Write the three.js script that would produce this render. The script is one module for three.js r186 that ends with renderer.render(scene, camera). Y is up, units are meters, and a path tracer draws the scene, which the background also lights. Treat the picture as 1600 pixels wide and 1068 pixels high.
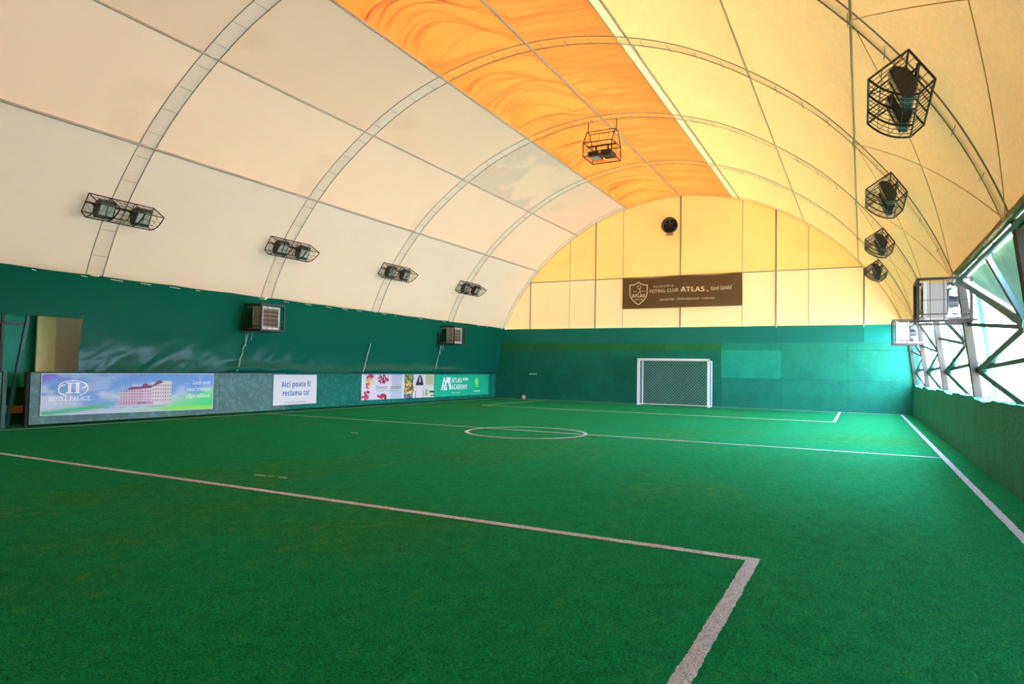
import * as THREE from 'three';
import { mergeGeometries } from 'three/addons/utils/BufferGeometryUtils.js';

// ---------------------------------------------------------------- camera, sky, sun, exposure
const scene = new THREE.Scene();
const camera = new THREE.PerspectiveCamera(54.2, 1600 / 1068, 0.05, 500);
const D2R = Math.PI / 180;
camera.position.set(0, 1.48, 0);
camera.rotation.set(2.275 * D2R, 27.678 * D2R, 1.018 * D2R, 'YXZ');
const renderer = new THREE.WebGLRenderer({ antialias: true });
renderer.toneMapping = THREE.LinearToneMapping;
renderer.toneMappingExposure = 0.9;
renderer.shadowMap.enabled = true;
// bright hazy overcast sky, a little brighter towards the zenith
{
  const W = 64, H = 32, d = new Float32Array(W * H * 4), S = 44;
  for (let j = 0; j < H; j++) for (let i = 0; i < W; i++) {
    const e = Math.max(0, Math.sin(((j + 0.5) / H - 0.5) * Math.PI)), k = S * (0.75 + 0.25 * e), o = (j * W + i) * 4;
    d[o] = 0.78 * k; d[o + 1] = 1.0 * k; d[o + 2] = 1.55 * k; d[o + 3] = 1;
  }
  const t = new THREE.DataTexture(d, W, H, THREE.RGBAFormat, THREE.FloatType);
  t.mapping = THREE.EquirectangularReflectionMapping; t.magFilter = THREE.LinearFilter; t.needsUpdate = true;
  scene.background = t; scene.environment = t;
}
const sun = new THREE.DirectionalLight(new THREE.Color().setRGB(1, 0.92, 0.76), 330);
sun.position.set(-14, 36, -75); sun.target.position.set(-7, 0, -15);
sun.castShadow = true; sun.shadow.radius = 4; sun.shadow.mapSize.set(2048, 2048);
Object.assign(sun.shadow.camera, { left: -40, right: 40, top: 40, bottom: -40, near: 1, far: 160 });
scene.add(sun, sun.target);

// ---------------------------------------------------------------- helpers
const V = (x, y, z) => new THREE.Vector3(x, y, z);
function rng(seed) { let s = seed | 0; return () => { s = (s + 0x6d2b79f5) | 0; let t = Math.imul(s ^ (s >>> 15), 1 | s); t = (t + Math.imul(t ^ (t >>> 7), 61 | t)) ^ t; return ((t ^ (t >>> 14)) >>> 0) / 4294967296; }; }
const hash = (x, y, s) => { let h = Math.imul(x, 374761393) + Math.imul(y, 668265263) + Math.imul(s, 1274126177); h = Math.imul(h ^ (h >>> 13), 1274126177); return ((h ^ (h >>> 16)) >>> 0) / 4294967296; };
function vnoise(x, y, s, per = 0) {            // value noise, tiling every `per` cells when given
  const xi = Math.floor(x), yi = Math.floor(y), fx = x - xi, fy = y - yi, w = (n) => (per ? ((n % per) + per) % per : n);
  const u = fx * fx * (3 - 2 * fx), v = fy * fy * (3 - 2 * fy);
  const a = hash(w(xi), w(yi), s), b = hash(w(xi + 1), w(yi), s), c = hash(w(xi), w(yi + 1), s), d = hash(w(xi + 1), w(yi + 1), s);
  return a + (b - a) * u + (c - a) * v + (a - b - c + d) * u * v;
}
const fbm = (x, y, s, per = 0, oct = 4) => { let r = 0, a = 0.5, t = 0; for (let i = 0; i < oct; i++) { r += a * vnoise(x, y, s + i, per); t += a; a *= 0.5; x *= 2; y *= 2; per *= 2; } return r / t; };
const clamp01 = (x) => Math.min(1, Math.max(0, x)), lerp = (a, b, t) => a + (b - a) * t, smooth = (a, b, x) => { const t = clamp01((x - a) / (b - a)); return t * t * (3 - 2 * t); };
function tex(n, metres, f, srgb = false) {      // n x n texture that spans `metres` of surface; f(u, v) gives a grey value or [r, g, b] in 0..1
  const d = new Uint8Array(n * n * 4);
  for (let j = 0; j < n; j++) for (let i = 0; i < n; i++) {
    const c = f(i / n, j / n), o = (j * n + i) * 4, a = typeof c === 'number' ? [c, c, c] : c;
    for (let k = 0; k < 3; k++) d[o + k] = clamp01(a[k]) * 255;
    d[o + 3] = 255;
  }
  const t = new THREE.DataTexture(d, n, n);
  t.wrapS = t.wrapT = THREE.RepeatWrapping; t.magFilter = THREE.LinearFilter; t.repeat.set(1 / metres, 1 / metres);
  if (srgb) t.colorSpace = THREE.SRGBColorSpace;
  t.needsUpdate = true; return t;
}
const rgb = (r, g, b) => new THREE.Color().setRGB(r, g, b);
const std = (name, c, o = {}) => new THREE.MeshStandardMaterial({ name, color: c, roughness: 0.8, side: THREE.DoubleSide, ...o });
const phys = (name, c, o = {}) => new THREE.MeshPhysicalMaterial({ name, color: c, roughness: 1, side: THREE.DoubleSide, ...o });

const names = new Map();
function numbered(n) { const k = names.get(n) ?? 0; names.set(n, k + 1); return k ? `${n}_${String(k).padStart(3, '0')}` : n; }
function shade(o) { o.castShadow = o.receiveShadow = true; return o; }
function part(name, geo, mat, parent) {
  const m = shade(new THREE.Mesh(Array.isArray(geo) ? merge(geo) : geo, mat)); m.name = name; parent.add(m); return m;
}
function tag(o, label, category, group, kind) { if (label) o.userData.label = label; if (category) o.userData.category = category; if (group) o.userData.group = group; if (kind) o.userData.kind = kind; return o; }
function thing(name, label, category, [x, y, z] = [0, 0, 0], turn = 0, group) {
  const g = new THREE.Group(); g.name = numbered(name); g.position.set(x, y, z); g.rotation.y = turn; scene.add(g);
  return tag(g, label, category, group);
}
function struct(name, label) { const g = new THREE.Group(); g.name = name; scene.add(g); return tag(g, label, null, null, 'structure'); }
function merge(list) {
  const a = list.map((g) => { const h = g.index ? g.toNonIndexed() : g; for (const k of Object.keys(h.attributes)) if (!['position', 'normal', 'uv'].includes(k)) h.deleteAttribute(k); return h; });
  return mergeGeometries(a);
}
function box(w, h, d, x = 0, y = 0, z = 0) {    // uv in metres
  const g = new THREE.BoxGeometry(w, h, d), p = g.attributes.position, n = g.attributes.normal, uv = g.attributes.uv;
  for (let i = 0; i < p.count; i++) {
    const X = p.getX(i) + x, Y = p.getY(i) + y, Z = p.getZ(i) + z;
    if (Math.abs(n.getX(i)) > 0.5) uv.setXY(i, Z, Y); else if (Math.abs(n.getY(i)) > 0.5) uv.setXY(i, X, Z); else uv.setXY(i, X, Y);
    p.setXYZ(i, X, Y, Z);
  }
  return g;
}
const boxab = (a, b) => box(Math.abs(b[0] - a[0]), Math.abs(b[1] - a[1]), Math.abs(b[2] - a[2]), (a[0] + b[0]) / 2, (a[1] + b[1]) / 2, (a[2] + b[2]) / 2);
const UPV = V(0, 1, 0);
function bar(a, b, r, seg = 6) {                 // round bar between two points (THREE.Vector3 or arrays)
  const A = Array.isArray(a) ? V(...a) : a, B = Array.isArray(b) ? V(...b) : b, d = B.clone().sub(A), L = d.length();
  const g = new THREE.CylinderGeometry(r, r, L, seg, 1);
  g.applyQuaternion(new THREE.Quaternion().setFromUnitVectors(UPV, d.normalize())); g.translate((A.x + B.x) / 2, (A.y + B.y) / 2, (A.z + B.z) / 2);
  return g;
}
function beam(a, b, w, h = w) {                  // square section bar
  const A = V(...a), B = V(...b), d = B.clone().sub(A), L = d.length(), g = new THREE.BoxGeometry(w, L, h);
  g.applyQuaternion(new THREE.Quaternion().setFromUnitVectors(UPV, d.normalize())); g.translate((A.x + B.x) / 2, (A.y + B.y) / 2, (A.z + B.z) / 2);
  return g;
}
function tube(points, r, seg = 6, n) { return new THREE.TubeGeometry(new THREE.CatmullRomCurve3(points), n ?? points.length * 3, r, seg, false); }
function grid(nu, nv, f, uvf) {                  // surface from f(u, v) -> [x, y, z]
  const p = [], uv = [], ix = [];
  for (let j = 0; j <= nv; j++) for (let i = 0; i <= nu; i++) { const u = i / nu, v = j / nv; p.push(...f(u, v)); uv.push(...(uvf ? uvf(u, v) : [u, v])); }
  for (let j = 0; j < nv; j++) for (let i = 0; i < nu; i++) { const a = j * (nu + 1) + i, b = a + 1, c = a + nu + 1, d = c + 1; ix.push(a, b, d, a, d, c); }
  const g = new THREE.BufferGeometry();
  g.setAttribute('position', new THREE.Float32BufferAttribute(p, 3)); g.setAttribute('uv', new THREE.Float32BufferAttribute(uv, 2)); g.setIndex(ix); g.computeVertexNormals();
  return g;
}

// ---------------------------------------------------------------- the vault's cross-section
const CX = -7.2;
const PROFILE = [[0, 9.27], [1.3, 9.17], [2.6, 8.87], [3.9, 8.37], [5.2, 7.6], [6.35, 6.7], [7.27, 5.7], [8.05, 4.6], [8.6, 3.4], [8.9, 2.2], [9.05, 1.2], [9.1, 0]];
const poly = [...PROFILE.slice().reverse().map(([u, y]) => [CX - u, y]), ...PROFILE.slice(1).map(([u, y]) => [CX + u, y])];
const dense = [];
{
  const q = [[2 * poly[0][0] - poly[1][0], 2 * poly[0][1] - poly[1][1]], ...poly, [2 * poly.at(-1)[0] - poly.at(-2)[0], 2 * poly.at(-1)[1] - poly.at(-2)[1]]];
  for (let i = 1; i < q.length - 2; i++) for (let k = 0; k < 12; k++) {
    const t = k / 12, f = (c) => 0.5 * (2 * q[i][c] + (q[i + 1][c] - q[i - 1][c]) * t + (2 * q[i - 1][c] - 5 * q[i][c] + 4 * q[i + 1][c] - q[i + 2][c]) * t * t + (3 * q[i][c] - q[i - 1][c] - 3 * q[i + 1][c] + q[i + 2][c]) * t * t * t);
    dense.push([f(0), f(1)]);
  }
  dense.push(poly.at(-1));
}
const arc = [0];
for (let i = 1; i < dense.length; i++) arc.push(arc[i - 1] + Math.hypot(dense[i][0] - dense[i - 1][0], dense[i][1] - dense[i - 1][1]));
const MID = arc[(dense.length - 1) / 2];
function onArc(s) {                              // arc length from the ridge (left negative) -> {x, y, tx, ty, nx, ny}; n points into the hall
  const S = s + MID; let i = 1; while (i < arc.length - 1 && arc[i] < S) i++;
  const t = (S - arc[i - 1]) / (arc[i] - arc[i - 1]), a = dense[i - 1], b = dense[i];
  const at = (S2) => { let k = 1; while (k < arc.length - 1 && arc[k] < S2) k++; const r = (S2 - arc[k - 1]) / (arc[k] - arc[k - 1]); return [lerp(dense[k - 1][0], dense[k][0], r), lerp(dense[k - 1][1], dense[k][1], r)]; };
  const p = at(S - 0.15), n = at(S + 0.15), L = Math.hypot(n[0] - p[0], n[1] - p[1]), tx = (n[0] - p[0]) / L, ty = (n[1] - p[1]) / L;
  return { x: lerp(a[0], b[0], t), y: lerp(a[1], b[1], t), tx, ty, nx: ty, ny: -tx };
}
function roofY(x) { let best = 0; for (let i = 1; i < dense.length; i++) { const a = dense[i - 1], b = dense[i]; if ((a[0] - x) * (b[0] - x) <= 0 && a[0] !== b[0]) best = Math.max(best, lerp(a[1], b[1], (x - a[0]) / (b[0] - a[0]))); } return best; }
const ZE = -29.35, BAY = 5.05, ARCHES = [0, 1, 2, 3, 4, 5, 6].map((k) => ZE + BAY * k), ZB = ARCHES[6];
const PURLINS = [-7.65, -5.06, -2.4, 0.1, 2.65, 5.5, 8.1], SL = -10.98, SR = 11.2;

// ---------------------------------------------------------------- textures and materials
const grainT = tex(512, 2.2, (u, v) => 0.86 + 0.14 * fbm(u * 16, v * 16, 3, 16, 5) - (hash((u * 512) | 0, (v * 512) | 0, 9) > 0.996 ? 0.12 : 0) + 0.05 * (hash((u * 512) | 0, (v * 512) | 0, 5) - 0.5));
const stainT = tex(512, 5.3, (u, v) => { const a = fbm(u * 5, v * 5, 21, 5, 5), b = fbm(u * 24, v * 9, 31, 0, 3); return [0.98 - 0.07 * smooth(0.5, 0.85, a), 0.98 - 0.08 * smooth(0.5, 0.85, a) - 0.03 * b, 0.97 - 0.1 * smooth(0.5, 0.85, a)]; });
const stain2T = tex(512, 5.3, (u, v) => { const a = fbm(u * 4 + 1, v * 4, 23, 4, 5), k = smooth(0.42, 0.62, a); return [0.98 - 0.2 * k, 0.98 - 0.15 * k, 0.97 - 0.09 * k]; });
const weaveB = tex(256, 0.9, (u, v) => 0.5 + 0.25 * fbm(u * 8, v * 8, 41, 8, 4) + 0.06 * (Math.sin(u * 2 * Math.PI * 40) + Math.sin(v * 2 * Math.PI * 40)));
const fabric = (name, c, through, o = {}) => phys(name, c, { transmission: through, thickness: 0, roughness: 1, specularIntensity: 0.25, map: stainT, bumpMap: weaveB, bumpScale: 0.006, ...o });
const M = {
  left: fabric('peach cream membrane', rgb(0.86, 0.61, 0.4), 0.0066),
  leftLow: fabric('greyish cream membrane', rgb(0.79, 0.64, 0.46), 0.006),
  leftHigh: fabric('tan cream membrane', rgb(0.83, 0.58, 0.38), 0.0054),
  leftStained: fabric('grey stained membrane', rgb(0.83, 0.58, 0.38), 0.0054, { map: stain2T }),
  right: fabric('yellowed membrane', rgb(0.94, 0.55, 0.18), 0.0165),  // gold of sunlight coming through the cloth is put into this colour
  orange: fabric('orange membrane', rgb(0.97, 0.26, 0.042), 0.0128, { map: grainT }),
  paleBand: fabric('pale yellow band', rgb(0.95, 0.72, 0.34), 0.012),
  gableUp: fabric('yellow gable membrane', rgb(0.95, 0.6, 0.18), 0.0052),
  gableLow: fabric('pale gable membrane', rgb(0.94, 0.68, 0.34), 0.0048),
  sleeveLeft: fabric('grey cream arch sleeve', rgb(0.74, 0.59, 0.42), 0.0066, { map: grainT }),
  sleeveRight: fabric('yellowed arch sleeve', rgb(0.82, 0.49, 0.17), 0.0135, { map: grainT }),  // same sunlit gold put into the sleeve colour
  sleeveOrange: fabric('orange arch sleeve', rgb(0.96, 0.3, 0.05), 0.0125, { map: grainT }),
  seam: std('seam', rgb(0.3, 0.27, 0.2)),
  rope: std('lacing cord', rgb(0.8, 0.82, 0.78)),
  purlin: std('purlin tube', rgb(0.46, 0.38, 0.3), { roughness: 0.6 }),
  purlinRight: std('tan purlin tube', rgb(0.5, 0.36, 0.18), { roughness: 0.6 }),
  braceShadow: std('tan cable', rgb(0.62, 0.42, 0.18), { roughness: 0.7 }),  // tone of brace shadows seen through the cloth
  post: std('gable post', rgb(0.22, 0.2, 0.14), { roughness: 0.6 }),
};
const speckT = tex(1024, 3.1, (u, v) => { const n = hash((u * 256) | 0, (v * 256) | 0, 71), a = fbm(u * 40, v * 40, 73, 40, 3), b = fbm(u * 6, v * 6, 75, 6, 4); return 0.62 + 0.3 * smooth(0.45, 0.75, a) + 0.16 * (n - 0.5) + 0.2 * (b - 0.5); });
const scuffT = tex(1024, 2.6, (u, v) => { const s = fbm(u * 90, v * 7, 81, 0, 3), d = fbm(u * 7, v * 7, 83, 7, 5), k = hash((u * 300) | 0, (v * 50) | 0, 87); const g = 0.75 + 0.3 * (d - 0.5) + 0.22 * smooth(0.58, 0.8, s) + (k > 0.985 ? 0.3 : 0); return [g + 0.05 * smooth(0.55, 0.8, d), g, g]; });
const boardT = tex(1024, 4.9, (u, v) => { const a = fbm(u * 7, v * 7, 171, 7, 5), b = fbm(u * 60, v * 60, 173, 60, 3), n = hash((u * 1024) | 0, (v * 1024) | 0, 175), k = hash((u * 400) | 0, (v * 200) | 0, 177); const g = 0.84 + 0.3 * (a - 0.5) + 0.2 * (b - 0.5) + 0.06 * (n - 0.5) + (k > 0.9985 ? 0.35 : 0); return [g, g, g]; });
const kickT = tex(1024, 2.47, (u, v) => { const y = v * 2.47, a = fbm(u * 6, v * 6, 181, 6, 5), b = fbm(u * 46, v * 46, 183, 46, 3), d = smooth(0.54, 0.66, b * 0.6 + a * 0.4 - 0.28 * y); const g = 0.84 + 0.3 * (a - 0.5) + 0.2 * (b - 0.5); return [g + 6 * d * 0.4, g * (1 - 0.25 * d), g * (1 - 0.05 * d)]; });
const rightT = tex(1024, 3.7, (u, v) => { const a = fbm(u * 6, v * 6, 191, 6, 5), b = fbm(u * 90, v * 90, 193, 90, 2), n = hash((u * 1024) | 0, (v * 1024) | 0, 195); const g = 0.93 + 0.12 * (a - 0.5) + 0.12 * (b - 0.5) + 0.06 * (n - 0.5); return [g, g - 0.05 * smooth(0.5, 0.75, a), g - 0.08 * smooth(0.5, 0.75, a)]; });
const bumpT = tex(512, 0.8, (u, v) => fbm(u * 24, v * 24, 91, 24, 4));
M.right.map = rightT; M.sleeveRight.map = rightT;
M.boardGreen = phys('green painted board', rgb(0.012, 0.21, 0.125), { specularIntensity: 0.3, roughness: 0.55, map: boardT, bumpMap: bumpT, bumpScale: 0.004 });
M.boardDeep = phys('darker green board', rgb(0.008, 0.15, 0.095), { specularIntensity: 0.3, roughness: 0.55, map: boardT, bumpMap: bumpT, bumpScale: 0.004 });  // on the far wall its darker tone stands for light falloff
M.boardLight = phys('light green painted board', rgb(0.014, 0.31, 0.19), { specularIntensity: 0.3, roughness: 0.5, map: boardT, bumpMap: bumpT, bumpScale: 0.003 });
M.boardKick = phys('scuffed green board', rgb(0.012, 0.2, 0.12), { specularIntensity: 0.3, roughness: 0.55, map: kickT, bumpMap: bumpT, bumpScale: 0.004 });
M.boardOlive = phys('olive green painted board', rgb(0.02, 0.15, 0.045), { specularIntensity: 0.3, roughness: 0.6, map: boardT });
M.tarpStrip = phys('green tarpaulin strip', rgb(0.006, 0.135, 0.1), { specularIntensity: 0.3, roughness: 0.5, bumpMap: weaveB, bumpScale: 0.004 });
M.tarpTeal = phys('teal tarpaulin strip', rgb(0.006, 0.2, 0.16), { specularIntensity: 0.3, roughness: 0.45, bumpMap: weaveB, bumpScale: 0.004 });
M.granite = std('speckled teal board', rgb(0.09, 0.25, 0.2), { roughness: 0.5, map: speckT });
M.graniteGreen = phys('speckled green board', rgb(0.012, 0.235, 0.16), { specularIntensity: 0.3, roughness: 0.5, map: speckT });
M.tarp = phys('green tarpaulin', rgb(0.003, 0.095, 0.06), { roughness: 0.24, specularIntensity: 0.3, bumpMap: weaveB, bumpScale: 0.003 });
M.render = phys('green painted render', rgb(0.03, 0.29, 0.2), { specularIntensity: 0.3, roughness: 0.75, map: scuffT, bumpMap: bumpT, bumpScale: 0.02 });
M.concrete = std('pale concrete', rgb(0.55, 0.55, 0.53), { roughness: 0.95, map: grainT });
M.steelGreen = std('green painted steel', rgb(0.008, 0.09, 0.065), { roughness: 0.55 });
M.steelOlive = std('weathered olive steel', rgb(0.03, 0.027, 0.013), { roughness: 0.8, map: scuffT });
M.cage = std('dark brown painted steel', rgb(0.018, 0.012, 0.008), { roughness: 0.5 });
M.black = std('black housing', rgb(0.02, 0.024, 0.024), { roughness: 0.35 });
M.white = std('white paint', rgb(0.78, 0.78, 0.76), { roughness: 0.4 });
M.dark = std('dark recess', rgb(0.02, 0.02, 0.018), { roughness: 0.9 });
M.lineT = tex(512, 0.8, (u, v) => { const n = hash((u * 256) | 0, (v * 256) | 0, 101); return 0.3 + 0.7 * smooth(0.2, 0.55, n * 0.6 + 0.4 * fbm(u * 60, v * 60, 103, 60, 2)); });
M.line = std('white turf fibre', rgb(0.66, 0.72, 0.84), { roughness: 0.95, map: M.lineT, bumpMap: M.lineT, bumpScale: 0.01 });

// ---------------------------------------------------------------- floor: artificial turf
const turfT = tex(1024, 2.4, (u, v) => {
  const n = hash((u * 1024) | 0, (v * 1024) | 0, 111), m = vnoise(u * 340, v * 340, 113, 340), c = fbm(u * 24, v * 24, 115, 24, 4);
  const g = 0.5 + 0.55 * (m - 0.5) + 0.5 * (n - 0.5) + 0.2 * (c - 0.5), br = smooth(0.6, 0.8, c) * 0.35 + (n > 0.985 ? 0.8 : 0), w = hash((u * 700) | 0, (v * 700) | 0, 117) > 0.9996 ? 0.5 : 0;
  return [0.02 * g + 0.14 * br * g + w, g + w - 0.12 * br, 0.42 * g + w - 0.12 * br];
});
const turfB = tex(512, 0.55, (u, v) => 0.6 * hash((u * 256) | 0, (v * 256) | 0, 121) + 0.4 * vnoise(u * 60, v * 60, 123, 60));
M.turf = phys('artificial turf', rgb(0.34, 0.5, 0.42), { roughness: 0.95, specularIntensity: 0.03, sheen: 0.06, sheenRoughness: 0.6, sheenColor: rgb(0.9, 0.97, 1), map: turfT, bumpMap: turfB, bumpScale: 0.012, vertexColors: true });
{
  const x0 = -18.9, x1 = 1.85, z0 = ZB + 0.6, z1 = ZE - 0.2, nx = 104, nz = 154;
  const g = grid(nx, nz, (u, v) => [lerp(x0, x1, u), 0, lerp(z0, z1, v)], (u, v) => [lerp(x0, x1, u), lerp(z0, z1, v)]);
  const p = g.attributes.position, c = [];
  for (let i = 0; i < p.count; i++) {             // worn, dusty patches in the pile
    const x = p.getX(i), z = p.getZ(i), d = smooth(0.52, 0.75, fbm(x * 0.55 + 7, z * 0.4, 131, 0, 4)) * (0.5 + 0.7 * vnoise(x * 2.1, z * 2.1, 133));
    c.push(1 + 3.4 * d, 1 - 0.1 * d, 1 - 0.3 * d);
  }
  g.setAttribute('color', new THREE.Float32BufferAttribute(c, 3));
  const f = struct('floor', 'green artificial turf pitch with worn brownish patches');
  const m = shade(new THREE.Mesh(g, M.turf)); m.name = 'turf'; f.add(m);
  part('base_slab', boxab([x0, -0.05, z0], [x1, -0.012, z1]), M.concrete, f);
}
// white lines: strips of white fibre standing a little proud, with ragged edges
function lineStrip(a, b, w, seed) {
  const L = Math.hypot(b[0] - a[0], b[1] - a[1]), n = Math.max(2, Math.round(L / 0.025)), dx = (b[0] - a[0]) / L, dz = (b[1] - a[1]) / L;
  return grid(2, n, (u, v) => { const o = (u - 0.5) * (w + (u !== 0.5 ? 0.02 * (vnoise(v * L * 45, u * 9, seed) - 0.5) + 0.012 * (vnoise(v * L * 9, u * 9, seed + 3) - 0.5) : 0)); return [a[0] + dx * L * v - dz * o, u === 0.5 ? 0.009 : 0.004, a[1] + dz * L * v + dx * o]; }, (u, v) => [u * w, v * L]);
}
function pitchLine(label, segs, w = 0.085) {
  const t = thing('pitch_line', label, 'pitch line', [segs[0][0][0], 0, segs[0][0][1]]);
  segs.forEach(([a, b], i) => { const g = lineStrip(a, b, w, 140 + i); g.translate(-t.position.x, 0, -t.position.z); part('line_strip', g, M.line, t); });
  return t;
}
const XR = 1.31, XL = -15.9, ZG = -29.18, ZH = -14.4, PX0 = -13.35, PX1 = -0.77;
pitchLine('long white touchline beside the low green wall on the right', [[[XR, ZG], [XR, 0.4]]]);
pitchLine('thin white touchline along the foot of the banner boards', [[[XL, ZG], [XL, 0.4]]], 0.06);
pitchLine('white goal line at the foot of the far green wall', [[[XL, ZG], [XR, ZG]]]);
pitchLine('white halfway line crossing the pitch through the centre circle', [[[XL, ZH], [XR, ZH]]], 0.075);
pitchLine('near penalty area line with its corner in the right foreground', [[[PX0, -5.64], [PX1 + 0.05, -5.64]], [[PX1, -5.6], [PX1, 0.3]], [[PX0, -5.6], [PX0, 0.3]]], 0.1);
pitchLine('far penalty area line in front of the white goal', [[[PX0, -22.95], [PX1, -22.95]], [[PX1, -22.95], [PX1, ZG + 0.05]], [[PX0, -22.95], [PX0, ZG + 0.05]]], 0.085);
{
  const t = thing('centre_circle', 'white centre circle on the halfway line', 'pitch line', [-6.93, 0, -14.0]);
  part('line_strip', grid(2, 160, (u, v) => { const a = v * Math.PI * 2, r = 1.38 + (u - 0.5) * (0.085 + 0.02 * (vnoise(v * 130, u * 9, 151) - 0.5)); return [Math.cos(a) * r, u === 0.5 ? 0.0105 : 0.0055, Math.sin(a) * r]; }, (u, v) => [u * 0.08, v * 8.7]), M.line, t);
  const p = thing('penalty_mark', 'short broken white dash beyond the near penalty line', 'pitch line', [-6.9, 0, -6.39]);
  for (const [a, b, w, k] of [[[-0.27, 0.02], [-0.1, 0.0], 0.05, 161], [[-0.07, 0.0], [0.05, -0.01], 0.02, 162], [[0.12, -0.02], [0.27, -0.02], 0.045, 163]]) part('line_strip', lineStrip(a, b, w, k), M.line, p);
  const q = thing('penalty_mark', 'tiny white fleck on the turf below the plain white banner', 'pitch line', [-9.9, 0, -11.5]);
  part('line_strip', lineStrip([-0.1, 0], [0.1, 0], 0.06, 165), M.line, q);
}

// ---------------------------------------------------------------- ceiling: membrane vault on arches
const ceiling = struct('ceiling', 'arched fabric roof of cream and orange membrane panels on steel arches');
{
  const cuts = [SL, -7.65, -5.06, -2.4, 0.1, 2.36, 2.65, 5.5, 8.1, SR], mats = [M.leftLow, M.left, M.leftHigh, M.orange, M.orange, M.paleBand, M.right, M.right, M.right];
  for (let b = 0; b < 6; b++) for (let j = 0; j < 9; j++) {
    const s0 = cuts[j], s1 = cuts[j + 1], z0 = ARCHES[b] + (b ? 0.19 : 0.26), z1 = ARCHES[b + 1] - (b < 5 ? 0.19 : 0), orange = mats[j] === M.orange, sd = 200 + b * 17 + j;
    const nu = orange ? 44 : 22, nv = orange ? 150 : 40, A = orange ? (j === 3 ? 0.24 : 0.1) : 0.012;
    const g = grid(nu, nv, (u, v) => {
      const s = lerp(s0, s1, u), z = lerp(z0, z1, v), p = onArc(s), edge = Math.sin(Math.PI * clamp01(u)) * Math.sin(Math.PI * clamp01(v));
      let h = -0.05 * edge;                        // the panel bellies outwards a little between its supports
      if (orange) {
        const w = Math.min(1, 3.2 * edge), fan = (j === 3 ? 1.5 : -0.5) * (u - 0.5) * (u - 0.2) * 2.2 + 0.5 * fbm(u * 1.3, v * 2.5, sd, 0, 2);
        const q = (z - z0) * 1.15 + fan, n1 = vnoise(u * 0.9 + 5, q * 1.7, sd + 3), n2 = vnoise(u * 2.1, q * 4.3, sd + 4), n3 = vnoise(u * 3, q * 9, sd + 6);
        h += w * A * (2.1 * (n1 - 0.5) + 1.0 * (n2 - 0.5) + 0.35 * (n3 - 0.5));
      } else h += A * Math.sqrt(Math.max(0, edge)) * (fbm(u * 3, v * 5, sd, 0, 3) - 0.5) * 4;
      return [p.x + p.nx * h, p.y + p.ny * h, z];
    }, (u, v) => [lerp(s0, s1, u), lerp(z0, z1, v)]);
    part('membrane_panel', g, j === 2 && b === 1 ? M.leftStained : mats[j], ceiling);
  }
  // arch sleeves: a strip of cloth laced over each steel arch, with piped edges and cross bars, dark for the truss shadow showing through
  const n = 90;
  ARCHES.forEach((za, k) => {
    if (k === 6) return;
    const w = k === 0 ? 0.2 : 0.38, zc = k === 0 ? za + 0.16 : za;
    const arch = new THREE.Group(); arch.name = 'arch'; ceiling.add(arch);
    const wz0 = k ? zc - w / 2 : za - 0.08, wz1 = k ? zc + w / 2 : zc + 0.1;
    for (let j = 0; j < 9; j++) part('sleeve', grid(6, 40, (u, v) => { const s = lerp(cuts[j], cuts[j + 1], v), p = onArc(s), h = 0.04 * Math.sin(Math.PI * u) + Math.sin(Math.PI * u) * 0.03 * (fbm(u * 2, s * 2.6, 300 + k, 0, 3) - 0.5); return [p.x + p.nx * h, p.y + p.ny * h, lerp(wz0, wz1, u)]; }, (u, v) => [u * w, v * 22]), j < 3 ? M.sleeveLeft : j < 5 ? M.sleeveOrange : M.sleeveRight, arch);
    for (const e of [-0.5, 0.5]) {
      const pts = []; for (let i = 0; i <= n; i++) { const p = onArc(lerp(SL, SR, i / n)); pts.push(V(p.x + p.nx * 0.008, p.y + p.ny * 0.008, zc + e * w)); }
      part('piping', tube(pts, 0.011, 5, 180), M.seam, arch);
    }
    if (k) for (let s = SL + 0.5; s < SR; s += 0.64) {
      const p = onArc(s); part('truss_shadow_bar', bar([p.x + p.nx * 0.045, p.y + p.ny * 0.045, zc - w / 2], [p.x + p.nx * 0.045, p.y + p.ny * 0.045, zc + w / 2], 0.006, 5), M.seam, arch);
    }
  });
  PURLINS.forEach((s, i) => {
    const p = onArc(s), r = i === 0 ? 0.034 : i > 4 ? 0.018 : 0.028, pm = i > 3 ? M.purlinRight : M.purlin, q = [p.x + p.nx * 0.02, p.y + p.ny * 0.02];
    part('purlin', bar([q[0], q[1], ZE], [q[0], q[1], ZB], r, 8), pm, ceiling);
    if (i === 4) { const o = onArc(s - 0.29); part('purlin', bar([o.x + o.nx * 0.02, o.y + o.ny * 0.02, ZE], [o.x + o.nx * 0.02, o.y + o.ny * 0.02, ZB], 0.014, 8), M.purlinRight, ceiling); }
  });
  // tan tubes standing for shadows of outside wind braces on the lowest right panels
  for (let b = 0; b < 5; b++) for (const f of [0, 1]) {
    const pts = []; for (let i = 0; i <= 10; i++) { const p = onArc(lerp(8.1, SR, f ? 1 - i / 10 : i / 10)); pts.push(V(p.x + p.nx * 0.02, p.y + p.ny * 0.02, lerp(ARCHES[b], ARCHES[b + 1], i / 10))); }
    part('brace_shadow', tube(pts, 0.006, 5, 24), M.braceShadow, ceiling);
  }
}

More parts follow.
